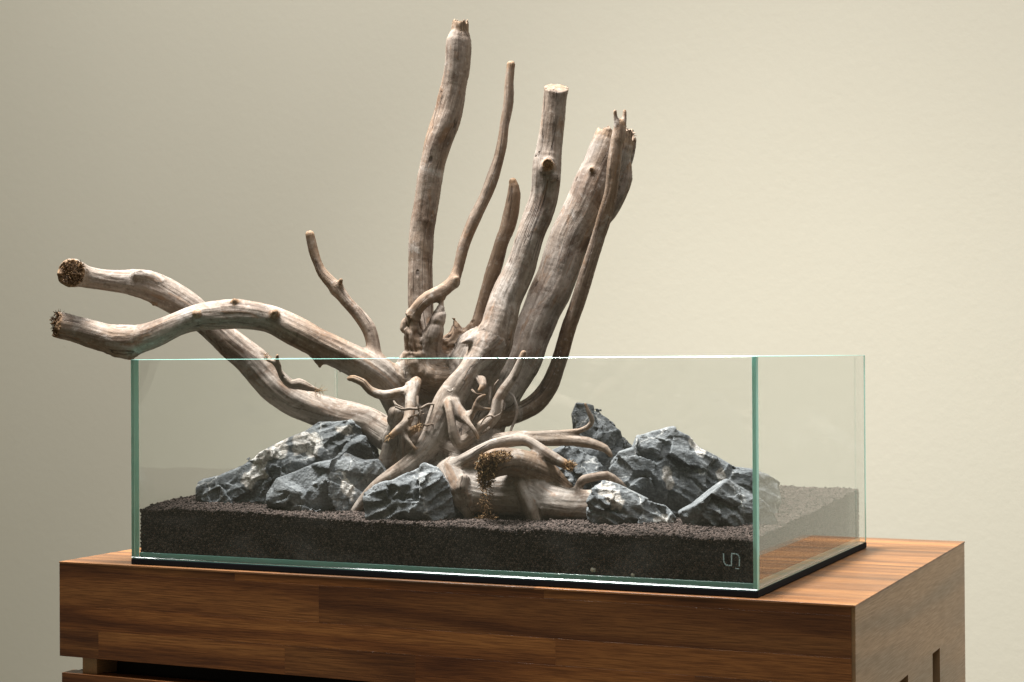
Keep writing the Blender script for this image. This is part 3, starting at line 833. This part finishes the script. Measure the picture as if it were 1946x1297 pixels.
VOX = .00110
curves = []
for li, (nm, wm, ends, pts_) in enumerate(LIMBS):
    P, r_ = resample(pts_, .005)
    P = P @ FR.T
    s = np.concatenate([[0], np.cumsum(np.linalg.norm(np.diff(P, axis=0), axis=1))])
    w = np.stack([perlin(np.stack([s * 22, s * 0 + li * 3.7, s * 0 + k * 9.1], 1), 50) for k in range(3)], 1)
    fade = np.minimum(1, np.minimum(s, s[-1] - s) / .02)[:, None]
    P = P + w * r_[:, None] * .10 * fade
    r_ = r_ * (1 + .05 * perlin(np.stack([s * 45, s * 0 + li * 5.3, s * 0], 1), 51))
    curves.append((P, r_, s))
allP = np.concatenate([c[0] - c[1][:, None] for c in curves] + [c[0] + c[1][:, None] for c in curves])
lo = allP.min(0) - .006; hi = allP.max(0) + .006
nn = np.ceil((hi - lo) / VOX).astype(int) + 1
BIG = .02
G = np.full(nn, BIG, np.float32)
LAB = np.full(nn, -1, np.int16); BEST = None
seg = dict(a=[], b=[], ra=[], rb=[], s=[], limb=[], U=[], V=[], U2=[], V2=[], first=[])
rngc = np.random.default_rng(77)
def dig():
    for (px_, py_, r0, d0) in CAVES:
        c = at(px_, py_, d0 / 1000) @ FR.T; rr = r0 / 2000
        l0 = np.maximum(((c - rr * 1.8 - lo) / VOX).astype(int), 0); h0 = ((c + rr * 1.8 - lo) / VOX).astype(int)
        sl = tuple(slice(l0[k], h0[k]) for k in range(3))
        gg = np.meshgrid(*[lo[k] + np.arange(l0[k], h0[k]) * VOX - c[k] for k in range(3)], indexing='ij')
        d = np.sqrt(gg[0] ** 2 + (gg[1] * .55) ** 2 + gg[2] ** 2) - rr
        q = np.stack([g_.ravel() for g_ in gg], 1)
        d = d + .003 * perlin(q * 110, 4).reshape(d.shape)
        A = -d; Bq = G[sl]; k_ = .004
        h = np.maximum(k_ - np.abs(A - Bq), 0) / k_
        G[sl] = np.maximum(A, Bq) + h * h * k_ * .25

dug = False
for li, (nm, wm, ends, pts_) in enumerate(LIMBS):
    if nm == 'root' and not dug: dig(); dug = True
    P, r_, s = curves[li]
    mr = r_.max()
    blo = np.maximum(((P - r_[:, None]).min(0) - lo - .013) / VOX, 0).astype(int)
    bhi = np.minimum(((P + r_[:, None]).max(0) - lo + .013) / VOX + 1, nn).astype(int)
    B = np.full(bhi - blo, BIG, np.float32); BL = np.full(bhi - blo, -1, np.int16)
    tg_ = np.gradient(P, axis=0); tg_ /= np.linalg.norm(tg_, axis=1)[:, None]
    Us = np.zeros_like(P); Uv = np.cross(tg_[0], [0, 1, 0])
    if np.linalg.norm(Uv) < .1: Uv = np.cross(tg_[0], [1, 0, 0])
    for i in range(len(P)):
        Uv = Uv - tg_[i] * (Uv @ tg_[i]); Uv /= np.linalg.norm(Uv); Us[i] = Uv
    Vs = np.cross(tg_, Us)
    for i in range(len(P) - 1):
        a, b = P[i], P[i + 1]; ra, rb = r_[i], r_[i + 1]
        t = b - a; Ls = np.linalg.norm(t); t = t / Ls
        si = len(seg['a'])
        for k, vv in (('a', a), ('b', b), ('ra', ra), ('rb', rb), ('s', s[i]), ('limb', li), ('U', Us[i]), ('V', Vs[i]), ('U2', Us[i + 1]), ('V2', Vs[i + 1]), ('first', i == 0)): seg[k].append(vv)
        m = max(ra, rb) + .012
        l0 = np.maximum(((np.minimum(a, b) - m - lo) / VOX).astype(int), blo); h0 = np.minimum(((np.maximum(a, b) + m - lo) / VOX).astype(int) + 2, bhi)
        xs = [lo[k] + np.arange(l0[k], h0[k]) * VOX - a[k] for k in range(3)]
        X = xs[0][:, None, None].astype(np.float32); Y = xs[1][None, :, None].astype(np.float32); Z = xs[2][None, None, :].astype(np.float32)
        tt = np.clip((X * t[0] + Y * t[1] + Z * t[2]) / Ls, 0, 1)
        tx = tt * Ls
        d = np.sqrt((X - tx * t[0]) ** 2 + (Y - tx * t[1]) ** 2 + (Z - tx * t[2]) ** 2) - (ra + (rb - ra) * tt)
        sl = tuple(slice(l0[k] - blo[k], h0[k] - blo[k]) for k in range(3))
        sub = B[sl]; k_ = d < sub
        sub[k_] = d[k_]; BL[sl][k_] = si
    # the first point is the free end: sawn flat, broken or left round
    kind = ends[0]
    if kind in ('saw', 'break', 'frayed'):
        n = P[0] - P[min(3, len(P) - 1)] if ends[1] is None else np.array(ends[1]); n = n / np.linalg.norm(n)
        if kind != 'saw': n = n + rngc.normal(0, .25, 3); n /= np.linalg.norm(n)
        rr = r_[0] * 2.2 + .004
        l0 = np.maximum(((P[0] - rr * 1.5 - lo) / VOX).astype(int), blo); h0 = np.minimum(((P[0] + rr * 1.5 - lo) / VOX).astype(int) + 2, bhi)
        sl = tuple(slice(l0[k] - blo[k], h0[k] - blo[k]) for k in range(3))
        gx_, gy_, gz_ = np.meshgrid(*[lo[k] + np.arange(l0[k], h0[k]) * VOX for k in range(3)], indexing='ij')
        q = np.stack([gx_.ravel(), gy_.ravel(), gz_.ravel()], 1)
        rel = q - P[0]
        ax_ = rel @ n
        lat = rel - np.outer(ax_, n)
        jag = .003 if li in (12, 13) else dict(saw=.0008, frayed=.0025, **{'break': .0105})[kind]
        qq = lat + np.outer(ax_, n) * .12
        cut = ax_ + jag * (perlin(qq * 150, li) + .6 * perlin(qq * 420, li + 1))
        B[sl] = np.maximum(B[sl], cut.reshape(gx_.shape).astype(np.float32))
    gs = tuple(slice(blo[k], bhi[k]) for k in range(3))
    g0 = G[gs]
    kk = .0035 + .22 * min(mr, .016)
    closer = B < g0
    LAB[gs][closer] = BL[closer]
    h = np.maximum(kk - np.abs(g0 - B), 0) / kk
    G[gs] = np.minimum(g0, B) - h * h * kk * .25
v, qd = surface_nets(G, lo, VOX)
ci = np.clip(np.round((v - lo) / VOX).astype(int), 0, np.array(nn) - 1)
lab = LAB[ci[:, 0], ci[:, 1], ci[:, 2]].astype(int)
lab = np.maximum(lab, 0)
for k in seg: seg[k] = np.array(seg[k])
del G, LAB
sa, sb = seg['a'][lab], seg['b'][lab]
tv = sb - sa; Ls = np.linalg.norm(tv, axis=1); tv = tv / Ls[:, None]
tt = np.clip(((v - sa) * tv).sum(1), np.where(seg['first'][lab], -.02, 0), Ls)
off = v - (sa + tv * tt[:, None])
rad = seg['ra'][lab] + (seg['rb'][lab] - seg['ra'][lab]) * np.clip(tt / Ls, 0, 1)
limb = seg['limb'][lab]
sarc = seg['s'][lab] + tt
tq = np.clip(tt / Ls, 0, 1)[:, None]
UU = seg['U'][lab] * (1 - tq) + seg['U2'][lab] * tq; VV = seg['V'][lab] * (1 - tq) + seg['V2'][lab] * tq
gc = np.stack([(off * UU).sum(1) + limb * .137, (off * VV).sum(1) + limb * .071, sarc + limb * .31], 1)
vn = vnormals(v, qd)
lim_r = np.array([c[1].max() for c in curves])[limb]
rs_ = np.maximum(rad, .003)[:, None]
sc1 = 1 / np.maximum(lim_r, .004)[:, None]
d1 = perlin(gc * sc1 * np.array([[.9, .9, .35]]), 61)
d2 = perlin(gc * sc1 * np.array([[2.1, 2.1, .28]]), 62)
d3 = perlin(gc * np.array([[420, 420, 26]]), 63)
cr = 1 - np.abs(perlin(gc * sc1 * np.array([[1.6, 1.6, .11]]), 64))
cmask = sstep(.05, .35, perlin(gc * sc1 * np.array([[.5, .5, .22]]), 65))
isst = np.isin(np.array([l[0] for l in LIMBS])[limb], ['stump'])
bark = np.isin(limb, [17, 19, 20]) & (v[:, 2] > .190)
d4 = np.where(isst, perlin(v * 55, 66) * .0022 - .0012 * (1 - np.abs(perlin(v * 60, 67))) ** 5, 0) + np.where(bark, -.0030 * (1 - np.abs(perlin(v * np.array([[110, 110, 40]]), 69))) ** 3 + .0010 * perlin(v * 150, 71), 0)
disp = rad * (.105 * d1 + .034 * d2) + np.minimum(rad * .06, .00045) * d3 + np.minimum(rad * .02, .00016) * perlin(v * 190, 72) + np.minimum(rad * .05, .0006) * perlin(gc * np.array([[70, 70, 28]]), 73) + d4
v = v + vn * disp[:, None]
vn = vnormals(v, qd)
warm_l = np.array([l[1] for l in LIMBS])[limb] + .0
# the stained stretch of the front limb
warm = warm_l + .25 * perlin(gc * np.array([[30, 30, 9]]), 68)
pB = at(600, 640, -.009) @ FR.T
warm += .55 * sstep(.05, .015, np.linalg.norm((v - pB) * np.array([[.8, 1, 1.2]]), axis=1))
kindl = np.array([l[2][0] for l in LIMBS])[limb]
tip = np.zeros(len(v))
endd = np.linalg.norm(v - np.array([c[0][0] for c in curves])[limb], axis=1)
axl = sarc
wob = perlin(v * 260, 70) * .0015
tip = np.where(kindl == 'saw', sstep(.0035, .0010, axl + wob) * np.where(limb == 3, .3, .85), tip)
tip = np.where(kindl == 'frayed', sstep(.010, .003, axl + wob * 2) * .95, tip)
tip = np.where(kindl == 'break', sstep(.016, .004, axl + wob * 3) * .55, tip)
tip = np.where(kindl == 'tip', sstep(.007, .001, axl + wob) * .6, tip)
vw = v @ FR; vnw = vn @ FR
wood = thing('driftwood', 'large weathered driftwood stump with upright and outstretched branches and gnarled roots in the tank', 'driftwood', tuple(at(880, 960, -.03)))
base = np.array(wood.location)
warm = np.clip(warm, 0, 1)
names = [l[0] for l in LIMBS]
# limbs that share one part: the forked tip, the pieces of the stump and of the lying trunk
owner = list(range(len(LIMBS)))
st0 = names.index('stump'); tr0 = names.index('trunk')
for i, nme in enumerate(names):
    if nme == 'stump': owner[i] = st0
    if nme == 'trunk': owner[i] = tr0
NL = len(LIMBS)
for i, j in ((NL - 1, 3), (NL - 10, 3), (NL - 9, 13), (NL - 8, 13), (NL - 7, 12), (NL - 6, 13), (NL - 5, 12), (NL - 4, 1), (NL - 3, 4), (NL - 2, 0), (6, 5), (7, 5), (8, 4), (9, 4), (11, 10), (14, 13), (15, 13)): owner[i] = j
owner = np.array(owner)
fo = owner[limb[qd[:, 0]]]
lbl = {st0: 'gnarled grey stump with dark hollows', tr0: 'thick pale trunk lying on the soil'}
for o_ in sorted(set(fo)):
    f = qd[fo == o_]
    used, inv = np.unique(f, return_inverse=True)
    ob = mesh_np(names[o_], vw[used] - base, inv.reshape(-1, 4), M['wood'], wood,
            {'gc': ('FLOAT_VECTOR', gc[used]), 'warm': ('FLOAT', warm[used]), 'tip': ('FLOAT', tip[used])}, vnw[used])
    if o_ in lbl: ob['label'] = lbl[o_]
print('WOOD', len(v), len(qd), nn, 'bounds', vw.min(0).round(3), vw.max(0).round(3))
inside = vw[:, 2] < H - .002
print('below rim x', vw[inside, 0].min().round(3), vw[inside, 0].max().round(3), 'y', vw[inside, 1].min().round(3), vw[inside, 1].max().round(3))

# thin rootlets: plain tapering tubes
def tube(pts, name, mat, parent, sides=7, step=.002, warmv=.4):
    P, r_ = resample(pts, step)
    s = np.concatenate([[0], np.cumsum(np.linalg.norm(np.diff(P, axis=0), axis=1))])
    P = P + np.stack([perlin(np.stack([s * 90, s * 0 + k * 7.3 + pts[0][0], s * 0], 1), 80) for k in range(3)], 1) * .0008
    tg = np.gradient(P, axis=0); tg /= np.linalg.norm(tg, axis=1)[:, None]
    U = np.cross(tg, [.3, .9, .2]); U /= np.linalg.norm(U, axis=1)[:, None]; V = np.cross(tg, U)
    a = np.arange(sides) * 2 * math.pi / sides
    vv = (P[:, None] + r_[:, None, None] * (np.cos(a)[None, :, None] * U[:, None] + np.sin(a)[None, :, None] * V[:, None])).reshape(-1, 3)
    i = np.arange(len(P) - 1)[:, None] * sides; j = np.arange(sides)[None]; j2 = (j + 1) % sides
    q = np.stack([i + j, i + j2, i + sides + j2, i + sides + j], -1).reshape(-1, 4)
    gcv = np.stack([np.tile(np.cos(a), len(P)) * .002, np.tile(np.sin(a), len(P)) * .002, np.repeat(s, sides)], 1)
    return mesh_np(name, vv - base, q, mat, parent, {'gc': ('FLOAT_VECTOR', gcv), 'warm': ('FLOAT', np.full(len(vv), warmv)), 'tip': ('FLOAT', np.zeros(len(vv)))})
for tp_ in ([(751,774,2,-60),(765,779,2.6,-60),(779,777,3,-58),(798,776,2.8,-58),(815,769,2.4,-56),(829,770,2,-52)],
            [(748,763,1.6,-52),(754,770,2.4,-56),(766,776,2.6,-57)],
            [(968,747,2.6,-20),(976,757,3,-25),(981,772,3,-28),(981,792,3,-30),(975,808,2.6,-32),(969,824,2.2,-40)],
            [(931,735,3,-35),(931,752,2.6,-42),(929,768,1.6,-46)],
            [(1084,842,1.2,-90),(1068,838,1.6,-90)],
            [(911,742,7,-40),(917,730,6,-44),(914,718,5,-40)],
            [(960,766,1.4,-35),(957,780,1.2,-38)],
            [(604,692,2,-12),(606,697,1,-12)], [(647,708,.9,-10),(643,703,.9,-10)]):
    tube(tp_, 'rootlet', M['wood'], wood)

rg = np.random.default_rng(31)
for _ in range(13):
    x0, y0 = rg.uniform(752, 960), rg.uniform(735, 850)
    if 812 < x0 < 850: x0 -= 40
    a_ = rg.uniform(0, 6.283); ln_ = rg.uniform(14, 44); d0_ = -52 - 24 * (x0 - 752) / 208
    pp = []
    for k in range(5):
        pp.append((x0, y0, 2.6 - .45 * k, d0_ - 5 * math.sin(k * .8)))
        a_ += rg.normal(0, .55); x0 += math.cos(a_) * ln_ / 4; y0 += math.sin(a_) * ln_ / 4 + 1.5
    tube(pp, 'rootlet', M['wood'], wood, 6, .002, rg.uniform(.1, .8))

# frayed fibres at the torn ends
def fibres(spec, seed, bias=1.0):
    r = np.random.default_rng(seed)
    V_, F_, Tn = [], [], []
    for (px_, py_, dd, sx, sy, n, length, drift, wd) in spec:
        for _ in range(n):
            a, rr = r.uniform(0, 6.283), math.sqrt(r.uniform(0, 1))
            p = at(px_ + math.cos(a) * rr * sx, py_ + math.sin(a) * rr * sy, (dd + r.uniform(-6, 4)) / 1000)
            dr_ = np.array([drift[0], 0, drift[1]]) @ FR + (np.array([0, drift[2], 0]) @ FR)
            dirv = dr_ + r.normal(0, .75, 3); dirv /= np.linalg.norm(dirv)
            ln = length * r.uniform(.35, 1.2); k = 5
            curl = r.normal(0, .9, 3)
            pts2 = [p]
            for i in range(k - 1):
                dirv = dirv + curl * .45 + r.normal(0, .22, 3); dirv /= np.linalg.norm(dirv)
                pts2.append(pts2[-1] + dirv * ln / (k - 1))
            tone = bias * r.uniform(0, 1) ** 1.3
            b0 = len(V_)
            for i, c in enumerate(pts2):
                w_ = wd * (1 - .6 * i / (k - 1))
                u1 = np.cross(dirv, [.2, .3, .9]); u1 /= np.linalg.norm(u1); u2 = np.cross(dirv, u1)
                for q in range(3):
                    V_.append(c + w_ * (math.cos(q * 2.094) * u1 + math.sin(q * 2.094) * u2)); Tn.append(tone)
            for i in range(k - 1):
                for q in range(3):
                    F_.append((b0 + i * 3 + q, b0 + i * 3 + (q + 1) % 3, b0 + i * 3 + 3 + (q + 1) % 3, b0 + i * 3 + 3 + q))
    o = mesh_np('frayed_fibres', np.array(V_) - base, np.array(F_), M['fibre'], wood, {'tone': ('FLOAT', Tn)}, smooth=False)
    o['kind'] = 'stuff'
    return o
fibres([(926, 886, -128, 22, 24, 1100, .0032, (-.3, -.3, -.6), .00055), (950, 868, -131, 24, 11, 420, .003, (0, .1, -.7), .0005),
        (922, 912, -121, 14, 14, 240, .006, (-.1, -.9, -.2), .0005)], 5, 1.0)
fibres([(922, 940, -112, 12, 20, 70, .006, (.2, -.9, -.2), .0004), (920, 962, -106, 12, 14, 40, .006, (.1, -1, 0), .0004),
        (926, 985, -104, 17, 6, 190, .0045, (.2, -.2, -.1), .0004)], 15, .6)
fibres([(138, 519, -15, 24, 23, 150, .0026, (-.1, .1, -.6), .0005), (142, 506, -13, 20, 9, 160, .003, (.2, .4, -.5), .00045), (140, 532, -13, 18, 8, 120, .003, (0, .1, -.6), .00045)], 6, .45)
fibres([(107, 617, -9, 9, 22, 220, .003, (-.8, .1, -.4), .0005), (112, 596, -4, 8, 3, 40, .004, (-.1, 1, 0), .0003)], 7, .32)
fibres([(1082, 886, -110, 8, 8, 200, .005, (.7, -.2, -.3), .00035), (793, 814, -64, 6, 6, 50, .007, (.5, .1, -.6), .0003), (741, 830, -59, 4, 4, 24, .007, (-.8, -.3, -.2), .0003)], 8)
fibres([(505, 680, 13, 5, 6, 26, .007, (-.1, 1, 0), .0003), (605, 742, 22, 8, 2, 20, .009, (.9, -.3, 0), .0003)], 9)

# ------------------------------------------------------------------ two pale pebbles against the front glass
for k, (px_, py_, r_, lb) in enumerate(((1128, 1083, .0026, 'larger of two tiny pale pebbles in the dark soil behind the front glass'),
                                       (1203, 1093, .0019, 'smaller tiny pale pebble in the dark soil, nearer the tank corner'))):
    bm = bmesh.new(); bmesh.ops.create_icosphere(bm, subdivisions=2, radius=r_)
    for vv in bm.verts:
        n_ = perlin(np.array([[vv.co.x * 400 + k * 5, vv.co.y * 400, vv.co.z * 400]]), 90)[0]
        vv.co *= 1 + .25 * n_; vv.co.x *= 1.25
    d = at(px_, py_, 0) - CL; kq = (T + .0004 + r_ * .75 - CL[1]) / d[1]
    o = bm_obj('pebble', bm, M['pebble'], None, True); o.location = CL + d * kq
    tag(o, lb, 'pebble', 'pale pebbles in the soil')
